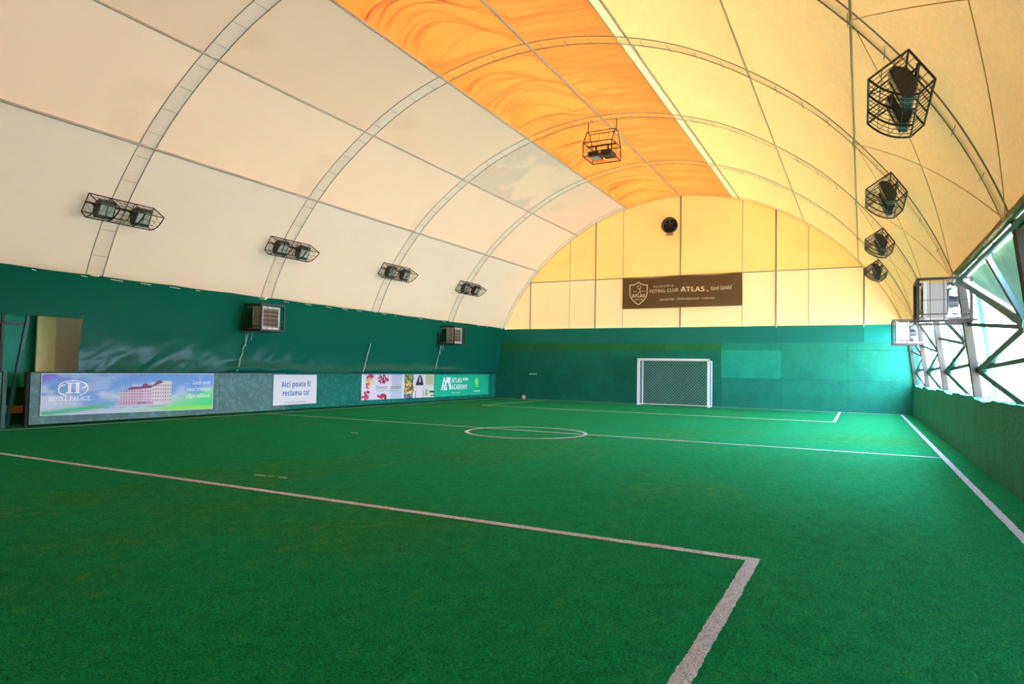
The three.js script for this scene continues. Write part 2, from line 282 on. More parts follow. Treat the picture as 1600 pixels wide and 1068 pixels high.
// ---------------------------------------------------------------- gable walls
function gable(parent, z, boards, side) {
  const xs = [-15.75, -14.4, -12.33, -11.03, -9.7, -7.07, -4.46, -3.13, -1.9, 0.08, 1.36], YS = 5.7, Y0 = 3.4;
  for (let i = 0; i < xs.length - 1; i++) {
    const x0 = xs[i], x1 = xs[i + 1];
    for (const up of [0, 1]) {
      const top = (x) => Math.max(Y0, roofY(x) + 0.04), y0 = up ? YS : Y0;
      if (up && top(x0) < YS + 0.02 && top(x1) < YS + 0.02) continue;
      const g = grid(14, 16, (u, v) => { const x = lerp(x0, x1, u), t = up ? Math.max(YS, top(x)) : Math.min(YS, top(x)), e = Math.sin(Math.PI * u) * Math.sin(Math.PI * v); return [x, lerp(y0, t, v), z + side * (-0.03 * e + 0.02 * e * (fbm(x * 1.3, v * 3, 401 + i, 0, 3) - 0.5) * 2)]; }, (u, v) => [lerp(x0, x1, u), lerp(y0, up ? 9 : YS, v)]);
      part(boards ? 'dimming_gable_board' : 'membrane_panel', g, boards ?? (up ? M.gableUp : M.gableLow), parent);
    }
  }
  for (const [x, r] of [[-14.4, 0.028], [-11.03, 0.03], [-7.07, 0.032], [-3.13, 0.032], [0.08, 0.028]]) part('gable_post', bar([x, Y0, z + side * 0.02], [x, roofY(x) - 0.02, z + side * 0.02], r, 8), M.post, parent);
  for (const x of [-12.33, -9.7, -4.46, -1.9]) part('panel_seam', bar([x, Y0, z + side * 0.01], [x, roofY(x) - 0.03, z + side * 0.01], 0.011, 5), M.seam, parent);
  part('gable_rail', bar([-14.45, YS, z + side * 0.02], [0.1, YS, z + side * 0.02], 0.022, 6), M.seam, parent);
}
const wallFront = struct('wall_front', 'far end wall of green boards under a glowing yellow fabric gable');
gable(wallFront, ZE, null, 1);
{
  // rows of green boards below; each board is a sheet of its own
  const rows = [[0.0, 1.235], [1.245, 2.425], [2.435, 2.745]], x0 = -16.45, cols = [x0, -15.1, -12.65, -10.2, -7.75, -5.32, -2.93, -0.5, 1.95];
  const pick = (r, i) => (r === 2 ? (i < 5 ? M.boardOlive : M.boardGreen) : r === 1 ? (i === 5 ? M.boardLight : i < 5 ? M.boardDeep : M.boardGreen) : i < 5 ? M.boardDeep : M.boardKick);  // left boards darker: light falloff along the wall put into their colour
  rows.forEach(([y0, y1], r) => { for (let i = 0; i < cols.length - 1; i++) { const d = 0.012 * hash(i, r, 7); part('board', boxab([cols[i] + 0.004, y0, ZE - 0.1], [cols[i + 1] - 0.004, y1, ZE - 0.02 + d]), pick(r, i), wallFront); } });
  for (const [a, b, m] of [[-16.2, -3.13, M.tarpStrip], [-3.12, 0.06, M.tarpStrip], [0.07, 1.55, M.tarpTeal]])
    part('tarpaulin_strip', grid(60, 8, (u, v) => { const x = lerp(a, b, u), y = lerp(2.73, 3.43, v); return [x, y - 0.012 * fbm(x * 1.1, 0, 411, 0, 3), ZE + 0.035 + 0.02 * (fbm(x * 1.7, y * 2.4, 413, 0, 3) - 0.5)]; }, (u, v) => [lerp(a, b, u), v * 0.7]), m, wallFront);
  part('backing', boxab([x0, -0.05, ZE - 0.18], [1.95, 3.4, ZE - 0.11]), M.dark, wallFront);
  part('trim_strip', boxab([-14.4, 1.215, ZE], [-14.0, 1.245, ZE + 0.02]), M.rope, wallFront);
}
const wallBack = struct('wall_back', 'near end wall behind the camera, gable boarded up to darken the near bays');
gable(wallBack, ZB, M.boardDeep, -1);  // unseen gable made opaque to dim the near bays
{
  const cols = [-16.45, -13.8, -11.2, -8.6, -6, -3.4, -0.8, 1.95];
  for (let i = 0; i < cols.length - 1; i++) part('board', boxab([cols[i] + 0.004, 0, ZB + 0.02], [cols[i + 1] - 0.004, 3.42, ZB + 0.12]), M.boardDeep, wallBack);
}

// ---------------------------------------------------------------- left side: boards, tarpaulin, alcove
const XW = -16.3;
const wallLeft = struct('wall_left', 'low wall of speckled green boards along the left touchline');
{
  const zs = [-8.17, -10.6, -13.1, -15.6, -18.1, -20.6, -23.1, -25.6, ZE];
  for (let i = 0; i < zs.length - 1; i++) part('board', boxab([XW - 0.06, 0.045, zs[i] - 0.003], [XW + 0.006 * hash(i, 1, 3), 1.205, zs[i + 1] + 0.003]), i < 3 ? M.granite : M.graniteGreen, wallLeft);
  for (const [a, b] of [[ZB, -1.2], [-1.2, -4.2], [-4.2, -7.62]]) part('board', boxab([XW - 0.06, 0.045, a - 0.003], [XW, 1.205, b + 0.003]), M.granite, wallLeft);
  part('board_post', boxab([XW - 0.09, 0, -7.62], [XW + 0.03, 1.23, -7.7]), M.steelGreen, wallLeft);
  part('board_post', boxab([XW - 0.1, 0, -8.1], [XW - 0.02, 1.21, -8.17]), M.dark, wallLeft);
  part('top_rail', boxab([XW - 0.07, 1.205, -8.17], [XW + 0.012, 1.222, ZE]), M.steelOlive, wallLeft);
  // outer skin that closes the side behind the boards
  part('outer_skin', boxab([XW - 2.45, -0.05, ZB], [XW - 2.35, 3.6, ZE]), M.boardDeep, wallLeft);
  for (const z of [ZB + 0.05, ZE - 0.05]) part('outer_end', boxab([XW - 2.4, -0.05, z - 0.05], [XW + 0.1, 3.55, z + 0.05]), M.boardDeep, wallLeft);
  part('outer_roof', boxab([XW - 2.45, 3.5, ZB], [XW + 0.5, 3.6, ZE]), M.boardDeep, wallLeft);
}
const tarpX = (y) => { let i = 1; while (i < dense.length - 1 && dense[i][1] < y) i++; return lerp(dense[i - 1][0], dense[i][0], (y - dense[i - 1][1]) / (dense[i][1] - dense[i - 1][1])); };
{
  const t = thing('tarpaulin', 'glossy dark green tarpaulin hung along the left side above the banner boards', 'tarpaulin', [XW, 1.2, -14]);
  const sheet = (za, zb, ya, yb, nz, ny, free) => {
    const g = grid(nz, ny, (u, v) => {
      const z = lerp(za, zb, u), y0 = ya + (free ? 0.02 + 0.05 * fbm(z * 0.9, 3, 421, 0, 3) * Math.abs(Math.sin(z * 0.62 + 0.6)) : 0), y = lerp(y0, yb - 0.015 * Math.abs(Math.sin(z * 1.7)), v);
      const low = free ? Math.pow(1 - v, 5) : 0, hem = free ? Math.exp(-Math.pow((v - 0.05) / 0.05, 2)) : 0, cord = [-14.2, -19.3, -24.5].reduce((m, c) => Math.max(m, Math.exp(-Math.pow((z - c) * 2.2, 2))), 0);
      const h = 0.03 + 0.03 * (fbm(z * 0.6, y * 0.9, 423, 0, 3) - 0.5) + hem * 0.09 * smooth(0.3, 0.6, fbm(z * 0.35, 7, 429, 0, 2)) + low * (0.16 * fbm(z * 0.55, 1, 425, 0, 3) + 0.18 * (fbm(z * 1.6 + y * 1.2, y * 2, 427, 0, 4) - 0.4)) - cord * 0.05 * (1 - v);
      return [tarpX(Math.max(1.25, y)) + h - XW, y - 1.2, z + 14];
    }, (u, v) => [lerp(za, zb, u), lerp(ya, yb, v)]);
    part('sheet', g, M.tarp, t);
  };
  sheet(ZB, -6.4, 1.2, 3.47, 90, 24, true); sheet(-6.4, -9.08, 2.45, 3.47, 40, 14, false); sheet(-9.08, ZE + 0.03, 1.2, 3.47, 300, 40, true);
  // hem ropes that lace the sheet to the roof
  const r = rng(5);
  for (let z = -1; z > -29; z -= 0.62 + r() * 0.5) if (r() < 0.7) { const L = 0.08 + 0.22 * r(); part('lacing', bar([tarpX(3.42) + 0.05 - XW, 3.42 - 1.2, z + 14], [tarpX(3.42) + 0.05 - XW, 3.405 - 1.2, z - L + 14], 0.008, 5), M.rope, t); }
}
[[-13.75, 2.38, 'white cord hanging under the nearer left heater'], [-19.3, 2.3, 'white cord lacing the tarpaulin midway between the left heaters'], [-23.9, 2.42, 'white cord hanging under the farther left heater']].forEach(([z, y, label], i) => {
  const t = thing('cord', label, 'cord', [tarpX(y) + 0.11, y, z]), pts = [];
  for (let k = 0; k <= 12; k++) { const f = k / 12, yy = lerp(y, 1.26, f); pts.push(V(tarpX(Math.max(1.25, yy)) - tarpX(y) + 0.06 * f + 0.008 * Math.sin(k * 2.1), yy - y, 0.25 * f + 0.012 * Math.sin(k * 1.7 + i))); }
  part('line', tube(pts, 0.011, 5), M.rope, t);
  if (i !== 1) for (const s of [-1, 1]) part('tie', bar([0.02, 0.02, s * 0.12], [0.02, -0.3 - 0.1 * s, s * 0.1], 0.008, 5), M.rope, t);
});
// alcove seen through the gap and the cut-out in the tarpaulin
{
  const a = struct('wall_alcove', 'dim alcove behind the gap in the left boards');
  M.ply = std('pale plywood', rgb(0.8, 0.76, 0.36), { roughness: 0.8, map: grainT }); M.ply2 = std('grey plywood', rgb(0.62, 0.58, 0.38), { roughness: 0.8, map: grainT });
  part('sheet_panel', boxab([-17.05, 1.0, -8.62], [-17.0, 2.75, -9.03]), M.ply, a);
  part('sheet_panel', boxab([-17.07, 1.0, -9.03], [-17.02, 2.75, -9.75]), M.ply2, a);
  part('sheet_panel', boxab([-17.35, 0.85, -4.6], [-17.3, 2.9, -7.55]), M.boardGreen, a);
  part('sheet_panel', boxab([-17.3, 0.85, -7.58], [-17.25, 2.9, -8.7]), M.boardLight, a);
  part('frame_post', beam([-16.75, 0, -7.95], [-16.55, 2.55, -8.2], 0.07), M.steelGreen, a);
  part('frame_post', beam([-17.0, 0, -7.9], [-17.0, 2.7, -7.9], 0.05), M.cage, a);
  part('frame_rail', beam([-17.0, 2.3, -5.6], [-17.0, 2.3, -8.45], 0.05), M.cage, a);
  part('frame_rail', beam([-17.0, 1.85, -5.6], [-17.0, 1.85, -7.9], 0.035), M.cage, a);
  part('header', boxab([-17.05, 2.62, -8.55], [-16.95, 2.72, -9.8]), M.cage, a);
  part('low_screen', boxab([-17.5, 0, -6.2], [-17.45, 0.85, -9.3]), M.boardDeep, a);
  const b = thing('bench', 'orange wooden bench in the dark gap at the far left', 'bench', [-17.24, 0, -8.36]);
  M.orangeWood = std('orange wood', rgb(0.5, 0.14, 0.03), { roughness: 0.6 });
  part('seat', box(0.3, 0.05, 0.62, 0, 0.4, 0), M.orangeWood, b); part('apron', box(0.03, 0.12, 0.6, 0.13, 0.32, 0), M.orangeWood, b);
  for (const sz of [-0.26, 0.26]) for (const sx of [-0.11, 0.11]) part('leg', box(0.04, 0.376, 0.04, sx, 0.188, sz), M.steelOlive, b);
}

// ---------------------------------------------------------------- right side: low wall, lattice, opening
const wallRight = struct('wall_right', 'low rough green rendered wall with a crumbling top along the right touchline');
{
  const X0 = 1.72, X1 = 1.98;
  const top = (z) => 1.13 + 0.05 * (fbm(z * 1.3, 2, 431, 0, 4) - 0.5) - 0.05 * smooth(0.6, 0.72, fbm(z * 0.45, 9, 433, 0, 3));
  part('inner_face', grid(400, 16, (u, v) => { const z = lerp(ZB, ZE, u); return [X0 + 0.012 * fbm(z * 2, v * 3, 435, 0, 4) - 0.03 * (1 - v), v * top(z), z]; }, (u, v) => [lerp(ZB, ZE, u), v * 1.13]), M.render, wallRight);
  part('crest', grid(400, 6, (u, v) => { const z = lerp(ZB, ZE, u); return [lerp(X0, X1, v), top(z) + (v > 0 && v < 1 ? 0.02 * (fbm(z * 6, v * 4, 437, 0, 3) - 0.5) : 0), z]; }, (u, v) => [lerp(ZB, ZE, u), v * 0.26]), M.render, wallRight);
  part('core', boxab([X0 + 0.03, -0.05, ZB], [X1, 0.98, ZE]), M.concrete, wallRight);
}
// steel lattice that carries the eave: leaning posts at each arch and braces in every bay
const lattice = struct('trim_1', 'steel lattice of leaning posts and green braces along the open right side');
const latX = (y) => 1.93 - 0.168 * (y - 1.0);
ARCHES.slice(0, 6).forEach((z) => {
  const t = part('lattice_post', beam([1.93, 0.05, z], [latX(3.3), 3.3, z], 0.12, 0.2), M.steelOlive, lattice);
  part('outer_chord', beam([2.19, 0, z + 0.12], [latX(3.3) + 0.2, 3.3, z + 0.12], 0.06), M.steelGreen, t);
  for (let i = 0; i < 5; i++) part('lacing_bar', bar([latX(1.1 + i * 0.45), 1.1 + i * 0.45, z], [latX(1.3 + i * 0.45) + 0.25, 1.3 + i * 0.45, z + 0.12], 0.012, 5), M.steelGreen, t);
});
for (let b = 0; b < 5; b++) {
  const z0 = ARCHES[b], z1 = ARCHES[b + 1], P = (y, f) => [latX(y), y, lerp(z0, z1, f)];
  for (const [y0, f0, y1, f1, w] of [[3.2, 0, 2.12, 0.86, 0.1], [2.4, 0, 2.08, 0.86, 0.06], [1.6, 0.03, 2.06, 0.86, 0.1], [1.62, 0, 1.72, 1, 0.065], [1.58, 0.02, 1.02, 0.8, 0.09], [2.1, 0.86, 3.2, 0.55, 0.06]]) part('brace', beam(P(y0, f0), P(y1, f1), w, w), M.steelGreen, lattice);
}
{ // eave: pipe and rolled-up curtain
  const e = onArc(SR);
  const t = thing('rolled_curtain', 'rolled tan curtain cloth tied along the right eave', 'curtain', [e.x, e.y, -12]);
  M.roll = std('tan curtain cloth', rgb(0.35, 0.25, 0.1), { roughness: 0.85, map: stainT, bumpMap: bumpT, bumpScale: 0.02 });
  part('roll', grid(14, 260, (u, v) => { const a = u * Math.PI * 2, z = lerp(ZB, ZE, v), r = 0.055 + 0.03 * (fbm(z * 2.2, u * 3, 441, 0, 3) - 0.3); return [0.02 + Math.cos(a) * r, 0.02 + Math.sin(a) * r * 0.9, z + 12]; }, (u, v) => [u * 0.4, v * 30]), M.roll, t);
  part('pipe', bar([0.06, -0.09, ZB + 12], [0.06, -0.09, ZE + 12], 0.04, 8), M.steelGreen, t);
  for (let k = 0; k < 12; k++) part('tie', bar([0.1, 0.1, 11 - k * 2.45], [0.09, -0.14, 11 - k * 2.45], 0.012, 5), M.dark, t);
}
{ // green wind-break sheets outside the nearer bays, the unseen one added to block daylight; clear film over the farthest bay
  M.mesh = phys('green wind-break cloth', rgb(0.02, 0.16, 0.1), { transmission: 0.02, thickness: 0, roughness: 1, map: scuffT });
  const hang = (za, zb, low, label) => {
    const t = thing('windbreak_sheet', label, 'tarpaulin', [1.75, 3.2, (za + zb) / 2]);
    part('cloth', grid(60, 24, (u, v) => { const z = lerp(za, zb, u), L = low(z), y = lerp(3.22, L, v); return [lerp(-0.1, 0.32 + 0.15 * (3.2 - L), v) + 0.05 * (fbm(z * 2.6, v * 2, 451, 0, 3) - 0.5), y - 3.2, z - (za + zb) / 2]; }, (u, v) => [lerp(za, zb, u), v * 2.2]), M.mesh, t);
  };
  hang(-8.6, -13.9, (z) => 1.95 + 0.55 * smooth(-11.5, -14, z) + 0.2 * (fbm(z * 1.4, 5, 453, 0, 3) - 0.5), 'green wind-break cloth with a ragged lower edge behind the steel bracing');
  hang(ZB, -8.6, () => 1.1, 'unseen green cloth added to keep daylight off the bays beside the camera');
  M.film = phys('clear plastic film', rgb(0.8, 0.98, 0.97), { transmission: 0.92, thickness: 0, roughness: 0.35, ior: 1.3 });
  const t = thing('plastic_film', 'milky cyan plastic film over the far corner opening', 'plastic sheet', [2.0, 1.1, -26.8]);
  part('film', grid(50, 20, (u, v) => { const z = lerp(-24.4, ZE, u), y = lerp(1.08, 3.22, v); return [latX(y) + 0.2 - 2.0 + 0.03 * Math.sin(z * 5), y - 1.1, z + 26.8]; }, (u, v) => [u * 5, v * 2]), M.film, t);
}

// ---------------------------------------------------------------- outside
{
  const g = struct('ground', 'pale concrete yard outside the open side');
  part('yard', box(240, 0.1, 240, 0, -0.12, -20), M.concrete, g);
  const f = thing('chain_link_fence', 'chain-link fence across the bright yard beyond the right opening', 'fence', [6.5, 0, -48]);
  M.galv = std('galvanised steel', rgb(0.45, 0.47, 0.48), { roughness: 0.4, metalness: 0.6 });
  for (let k = 0; k < 16; k++) part('fence_post', bar([0, 0, 34 - k * 4.5], [0, 2.6, 34 - k * 4.5], 0.035, 8), M.galv, f);
  part('top_rail', bar([0, 2.55, 34], [0, 2.55, -34], 0.025, 6), M.galv, f);
  const wires = [], q = (y, z) => [0, y, z];
  for (let z = -36; z < 36; z += 0.2) { wires.push(bar(q(0.05, z), q(2.5, z + 2.45), 0.006, 3), bar(q(2.5, z), q(0.05, z + 2.45), 0.006, 3)); }
  tag(part('wire_mesh', wires, M.galv, f), null, null, null, 'stuff');
}

// ---------------------------------------------------------------- floodlights in wire cages
M.reflector = std('floodlight glass', rgb(0.6, 0.64, 0.64), { roughness: 0.25, metalness: 0.25 });
const extrude = (pts, depth, bevel = 0) => { const s = new THREE.Shape(pts.map(([x, y]) => new THREE.Vector2(x, y))); const g = new THREE.ExtrudeGeometry(s, { depth, bevelEnabled: bevel > 0, bevelSize: bevel, bevelThickness: bevel, bevelSegments: 2, curveSegments: 8 }); g.translate(0, 0, -depth / 2); return g; };
function floodlight(parent, z) {
  // housing: a deep body with a rounded back, glass tilted down into the hall
  const body = [[0.12, 0.1], [0.19, 0.2], [0.25, 0.2], [0.32, -0.15], [0.26, -0.2], [0.15, -0.12]];
  const h = part('floodlight', extrude(body, 0.36, 0.012), M.black, parent); h.position.z = z;
  const c = [0.297, 0.025], ang = Math.atan2(-0.35, 0.07);
  const fr = part('glass', (() => { const g = new THREE.BoxGeometry(0.27, 0.012, 0.3); g.rotateZ(ang); g.translate(c[0] + 0.003, c[1], 0); return g; })(), M.reflector, h);
  part('glass_bar', [beam([0.285, 0.15, 0], [0.34, -0.11, 0], 0.015, 0.015)], M.black, h);
  part('yoke', [beam([0.05, 0.02, -0.22], [0.2, 0.02, -0.22], 0.03, 0.012), beam([0.05, 0.02, 0.22], [0.2, 0.02, 0.22], 0.03, 0.012), beam([0.05, 0.02, -0.22], [0.05, 0.02, 0.22], 0.03, 0.012)], M.cage, h);
  return fr;
}
function lampCage() {
  const g = new THREE.Group(), L = 1.5, P = [0.03, 0.22], T = [0.03, -0.23], S = [0.23, -0.26], Q = [0.5, 0.22];
  const curve = []; for (let i = 0; i <= 8; i++) { const t = i / 8, m = [0.46, -0.12]; curve.push([(1 - t) * (1 - t) * S[0] + 2 * t * (1 - t) * m[0] + t * t * Q[0], (1 - t) * (1 - t) * S[1] + 2 * t * (1 - t) * m[1] + t * t * Q[1]]); }
  const at = (p, z) => V(p[0], p[1], z), fr = [], w = [];
  for (const p of [P, T, S, Q]) fr.push(bar(at(p, -L / 2), at(p, L / 2), 0.013, 6));
  for (const z of [-L / 2, L / 2]) fr.push(bar(at(P, z), at(T, z), 0.013), bar(at(T, z), at(S, z), 0.013), bar(at(P, z), at(Q, z), 0.013), tube(curve.map((p) => at(p, z)), 0.013, 6, 16));
  for (const z of [-0.28, 0.28]) fr.push(tube(curve.map((p) => at(p, z)), 0.013, 6, 16), bar(at(P, z), at(Q, z), 0.01), bar(at(P, z), at(T, z), 0.01));
  for (const i of [2, 4, 6]) w.push(bar(at(curve[i], -L / 2), at(curve[i], L / 2), 0.0045, 4));
  for (let z = -0.6; z <= 0.61; z += 0.15) { w.push(tube(curve.map((p) => at(p, z)), 0.0045, 4, 12), bar(at(P, z), at(Q, z), 0.0045, 4), bar(at(T, z), at(S, z), 0.0045, 4)); }
  for (const f of [0.33, 0.66]) { const p = [lerp(P[0], Q[0], f), P[1]]; w.push(bar(at(p, -L / 2), at(p, L / 2), 0.0045, 4)); }
  for (const z of [-L / 2, L / 2]) for (const f of [0.25, 0.5, 0.75]) { const k = curve[Math.round((1 - f) * 8)]; w.push(bar([lerp(P[0], T[0], f), lerp(P[1], T[1], f), z], [k[0], k[1], z], 0.0045, 4)); }
  w.push(bar(at(P, -L / 2), at(Q, -0.28), 0.006, 4), bar(at(Q, -0.28), at(P, 0.28), 0.006, 4), bar(at(P, 0.28), at(Q, L / 2), 0.006, 4));
  part('cage_frame', fr, M.cage, g); part('wire_grille', w, M.cage, g);
  part('mount_rail', [beam([0.05, 0.02, -L / 2], [0.05, 0.02, L / 2], 0.03), beam([0, 0.02, -0.3], [0.05, 0.02, -0.3], 0.03), beam([0, 0.02, 0.3], [0.05, 0.02, 0.3], 0.03)], M.cage, g);
  floodlight(g, -0.42); floodlight(g, 0.42);
  return g;
}
{
  const proto = lampCage(), ord = { 4: 'largest and nearest', 3: 'second nearest', 2: 'third nearest', 1: 'smallest and farthest' };
  for (const left of [true, false]) for (const k of [4, 3, 2, 1]) {
    const p = onArc(left ? -9.28 : 9.33), g = k === 4 && left ? proto : proto.clone();
    g.name = numbered('floodlight_cage'); scene.add(g);
    tag(g, `${ord[k]} black floodlight cage on the ${left ? 'cream left' : 'golden right'} side of the roof`, 'floodlight', `floodlight cages on the ${left ? 'left' : 'right'} roof slope`);
    const dn = left ? -1 : 1, up = V(-p.tx * dn, -p.ty * dn, 0), n = V(p.nx, p.ny, 0);
    g.quaternion.setFromRotationMatrix(new THREE.Matrix4().makeBasis(n, up, V(0, 0, left ? 1 : -1)));
    g.position.set(p.x + p.nx * 0.04, p.y + p.ny * 0.04, ARCHES[k] - 0.02);
  }
  // house-shaped cage hung from the ridge
  const t = thing('floodlight_cage', 'house-shaped floodlight cage hanging under the orange ridge', 'floodlight', [-7.1, 8.0, -19.3]);
  const A = 0.46, B = 0.42, y1 = 0.42, y2 = 0.85, fr = [], w = [];
  for (const y of [0, y1]) for (const s of [-1, 1]) fr.push(bar([-A, y, s * B], [A, y, s * B], 0.016), bar([s * A, y, -B], [s * A, y, B], 0.016));
  for (const sx of [-1, 1]) { for (const sz of [-1, 1]) fr.push(bar([sx * A, 0, sz * B], [sx * A, y1, sz * B], 0.016), bar([sx * A, y1, sz * B], [sx * A, y2, sz * 0.12], 0.014)); fr.push(bar([sx * A, y2, -0.12], [sx * A, y2, 0.12], 0.014), bar([sx * A, y2, 0], [sx * A, 1.18, 0], 0.014)); }
  fr.push(bar([-A, y2, -0.12], [A, y2, -0.12], 0.012), bar([-A, y2, 0.12], [A, y2, 0.12], 0.012));
  for (let i = 1; i < 6; i++) { const x = lerp(-A, A, i / 6); for (const s of [-1, 1]) w.push(bar([x, 0, s * B], [x, y1, s * B], 0.005, 4), bar([x, y1, s * B], [x, y2, s * 0.12], 0.005, 4)); }
  for (let i = 1; i < 5; i++) { const z = lerp(-B, B, i / 5); for (const s of [-1, 1]) w.push(bar([s * A, 0, z], [s * A, y1 + 0.3, z], 0.005, 4)); w.push(bar([-A, 0, z], [A, 0, z], 0.004, 4)); }
  for (const s of [-1, 1]) for (const y of [0.21]) w.push(bar([-A, y, s * B], [A, y, s * B], 0.005, 4), bar([s * A, y, -B], [s * A, y, B], 0.005, 4));
  part('cage_frame', fr, M.cage, t); part('wire_grille', w, M.cage, t);
  for (const x of [-0.2, 0.2]) { const h = part('floodlight', box(0.32, 0.14, 0.5, x, 0.12, 0), M.black, t); part('glass', box(0.26, 0.02, 0.4, x, 0.045, 0), x < 0 ? M.reflector : M.black, h); part('yoke', beam([x, 0.19, 0], [x, 0.42, 0], 0.04), M.cage, h); }
  part('cross_rail', beam([-A, 0.42, 0], [A, 0.42, 0], 0.04), M.cage, t);
}

// ---------------------------------------------------------------- caged heaters
M.casing = std('pale grey casing', rgb(0.34, 0.31, 0.29), { roughness: 0.5 });
M.louvre = std('rusty louvre', rgb(0.16, 0.09, 0.06), { roughness: 0.6 });
function heater() {                                // local: +x points into the hall, origin at the middle of the back foot
  const g = new THREE.Group(), D = 0.78, H = 0.74, W = 0.84, fr = [], w = [];
  for (const y of [0, H]) for (const s of [-1, 1]) fr.push(beam([0, y, s * W / 2], [D, y, s * W / 2], 0.045), beam([s < 0 ? 0 : D, y, -W / 2], [s < 0 ? 0 : D, y, W / 2], 0.045));
  for (const x of [0, D]) for (const s of [-1, 1]) fr.push(beam([x, 0, s * W / 2], [x, H, s * W / 2], 0.045));
  for (const s of [-1, 1]) { for (const x of [0.2, 0.4, 0.6]) w.push(bar([x, 0, s * W / 2], [x, H, s * W / 2], 0.005, 4)); w.push(bar([0, H / 2, s * W / 2], [D, H / 2, s * W / 2], 0.005, 4), bar([0, 0.12, s * W / 2], [D, 0.12, s * W / 2], 0.012, 5)); }
  for (const z of [-0.2, 0, 0.2]) w.push(bar([D, 0, z], [D, H, z], 0.006, 4));
  for (const y of [0.25, 0.5]) w.push(bar([D, y, -W / 2], [D, y, W / 2], 0.005, 4));
  part('cage_frame', fr, M.cage, g); part('wire_grille', w, M.cage, g);
  const c = part('casing', [box(0.3, 0.62, 0.66, 0.5, H / 2, 0), box(0.03, 0.66, 0.7, 0.36, H / 2, 0)], M.casing, g);
  part('front_frame', [box(0.05, 0.06, 0.68, 0.67, H / 2 + 0.3, 0), box(0.05, 0.06, 0.68, 0.67, H / 2 - 0.3, 0), box(0.05, 0.66, 0.06, 0.67, H / 2, 0.31), box(0.05, 0.66, 0.06, 0.67, H / 2, -0.31)], M.white, c);
  for (let i = 0; i < 9; i++) { const s = part('slat', (() => { const q = new THREE.BoxGeometry(0.06, 0.008, 0.56); q.rotateZ(-0.6); q.translate(0.67, H / 2 - 0.24 + i * 0.06, 0); return q; })(), i % 2 ? M.louvre : M.casing, c); }
  part('louvre_back', box(0.01, 0.54, 0.56, 0.655, H / 2, 0), M.louvre, c);
  const f = part('fan_motor', (() => { const q = new THREE.CylinderGeometry(0.1, 0.12, 0.2, 16); q.rotateZ(Math.PI / 2); q.translate(0.24, H / 2, 0); return q; })(), M.black, g);
  part('fan_ring', (() => { const q = new THREE.TorusGeometry(0.24, 0.015, 6, 28); q.rotateY(Math.PI / 2); q.translate(0.32, H / 2, 0); return q; })(), M.cage, f);
  for (let i = 0; i < 5; i++) { const a = i * 1.2566; part('fan_blade', (() => { const q = new THREE.BoxGeometry(0.01, 0.2, 0.09); q.rotateY(0.5); q.translate(0.3, 0.13, 0); q.rotateX(a); q.translate(0, H / 2, 0); return q; })(), M.black, f); }
  part('support_rail', [beam([0, 0.06, -0.22], [D - 0.1, 0.06, -0.22], 0.035), beam([0, 0.06, 0.22], [D - 0.1, 0.06, 0.22], 0.035), beam([0, H - 0.07, 0.3], [0.4, H - 0.07, 0.3], 0.03)], M.casing, g);
  part('bracket', [beam([-0.1, 0.02, -0.3], [0.3, 0.02, -0.3], 0.04), beam([-0.1, 0.02, 0.3], [0.3, 0.02, 0.3], 0.04)], M.cage, g);
  return g;
}
{
  const proto = heater();
  [[-15.92, 2.45, -13.9, 0, 'larger caged heater on the green tarpaulin at the left'], [-15.92, 2.47, -24.05, 0, 'smaller caged heater on the tarpaulin near the far left corner'], [1.66, 2.44, -14.15, Math.PI, 'larger caged heater hanging from the right eave'], [1.64, 2.45, -24.3, Math.PI, 'smaller caged heater by the far right corner']].forEach(([x, y, z, a, label], i) => {
    const g = i ? proto.clone() : proto; g.name = numbered('caged_heater'); scene.add(g); g.position.set(x, y, z); g.rotation.y = a; tag(g, label, 'heater', 'caged heaters along the sides');
  });
}

// ---------------------------------------------------------------- goal, ball, fan
{
  const t = thing('football_goal', 'white five-a-side goal with net against the far green wall', 'goal', [-7.17, 0, -28.5]), W = 1.5, D = -0.66;
  for (const s of [-1, 1]) { part('post', box(0.09, 2.0, 0.09, s * W, 1.0, 0), M.white, t); part('rear_upright', bar([s * W, 0, D], [s * W, 1.95, D], 0.025), M.white, t); part('side_rail', bar([s * W, 1.95, 0], [s * W, 1.95, D], 0.022), M.white, t); part('side_rail', bar([s * W, 0.03, 0], [s * W, 0.03, D], 0.025), M.white, t); }
  part('crossbar', box(2 * W + 0.09, 0.09, 0.09, 0, 1.985, 0), M.white, t);
  part('rear_rail', bar([-W, 0.03, D], [W, 0.03, D], 0.022), M.white, t); part('rear_rail', bar([-W, 1.95, D], [W, 1.95, D], 0.018), M.white, t);
  M.net = std('white net cord', rgb(0.6, 0.62, 0.6), { roughness: 0.8 });
  const n = [], step = 0.13, sag = (x, y) => 0.1 * Math.sin(Math.PI * clamp01((x + W) / (2 * W))) * Math.sin(Math.PI * clamp01(y / 1.95));
  const diag = (x0, x1, y0, y1, map) => {          // diamond mesh on a rectangle
    const Wd = x1 - x0, Hd = y1 - y0;
    for (let c = -Hd; c < Wd; c += step) for (const m of [0, 1]) {
      const a = Math.max(0, c), b = Math.min(Wd, c + Hd); if (b - a < 0.05) continue;
      const pts = [], k = Math.max(2, Math.ceil((b - a) / 0.35));
      for (let i = 0; i <= k; i++) { const x = lerp(a, b, i / k), y = x - c; pts.push(map(x0 + (m ? Wd - x : x), y0 + y)); }
      for (let i = 0; i < k; i++) n.push(bar(pts[i], pts[i + 1], 0.0035, 3));
    }
  };
  diag(-W, W, 0.03, 1.95, (x, y) => V(x, y, D + 0.09 - sag(x, y) * 0.7));
  for (const s of [-1, 1]) diag(D, 0, 0.03, 1.95, (z, y) => V(s * W, y, z));
  tag(part('net', n, M.net, t), null, null, null, 'stuff');
}
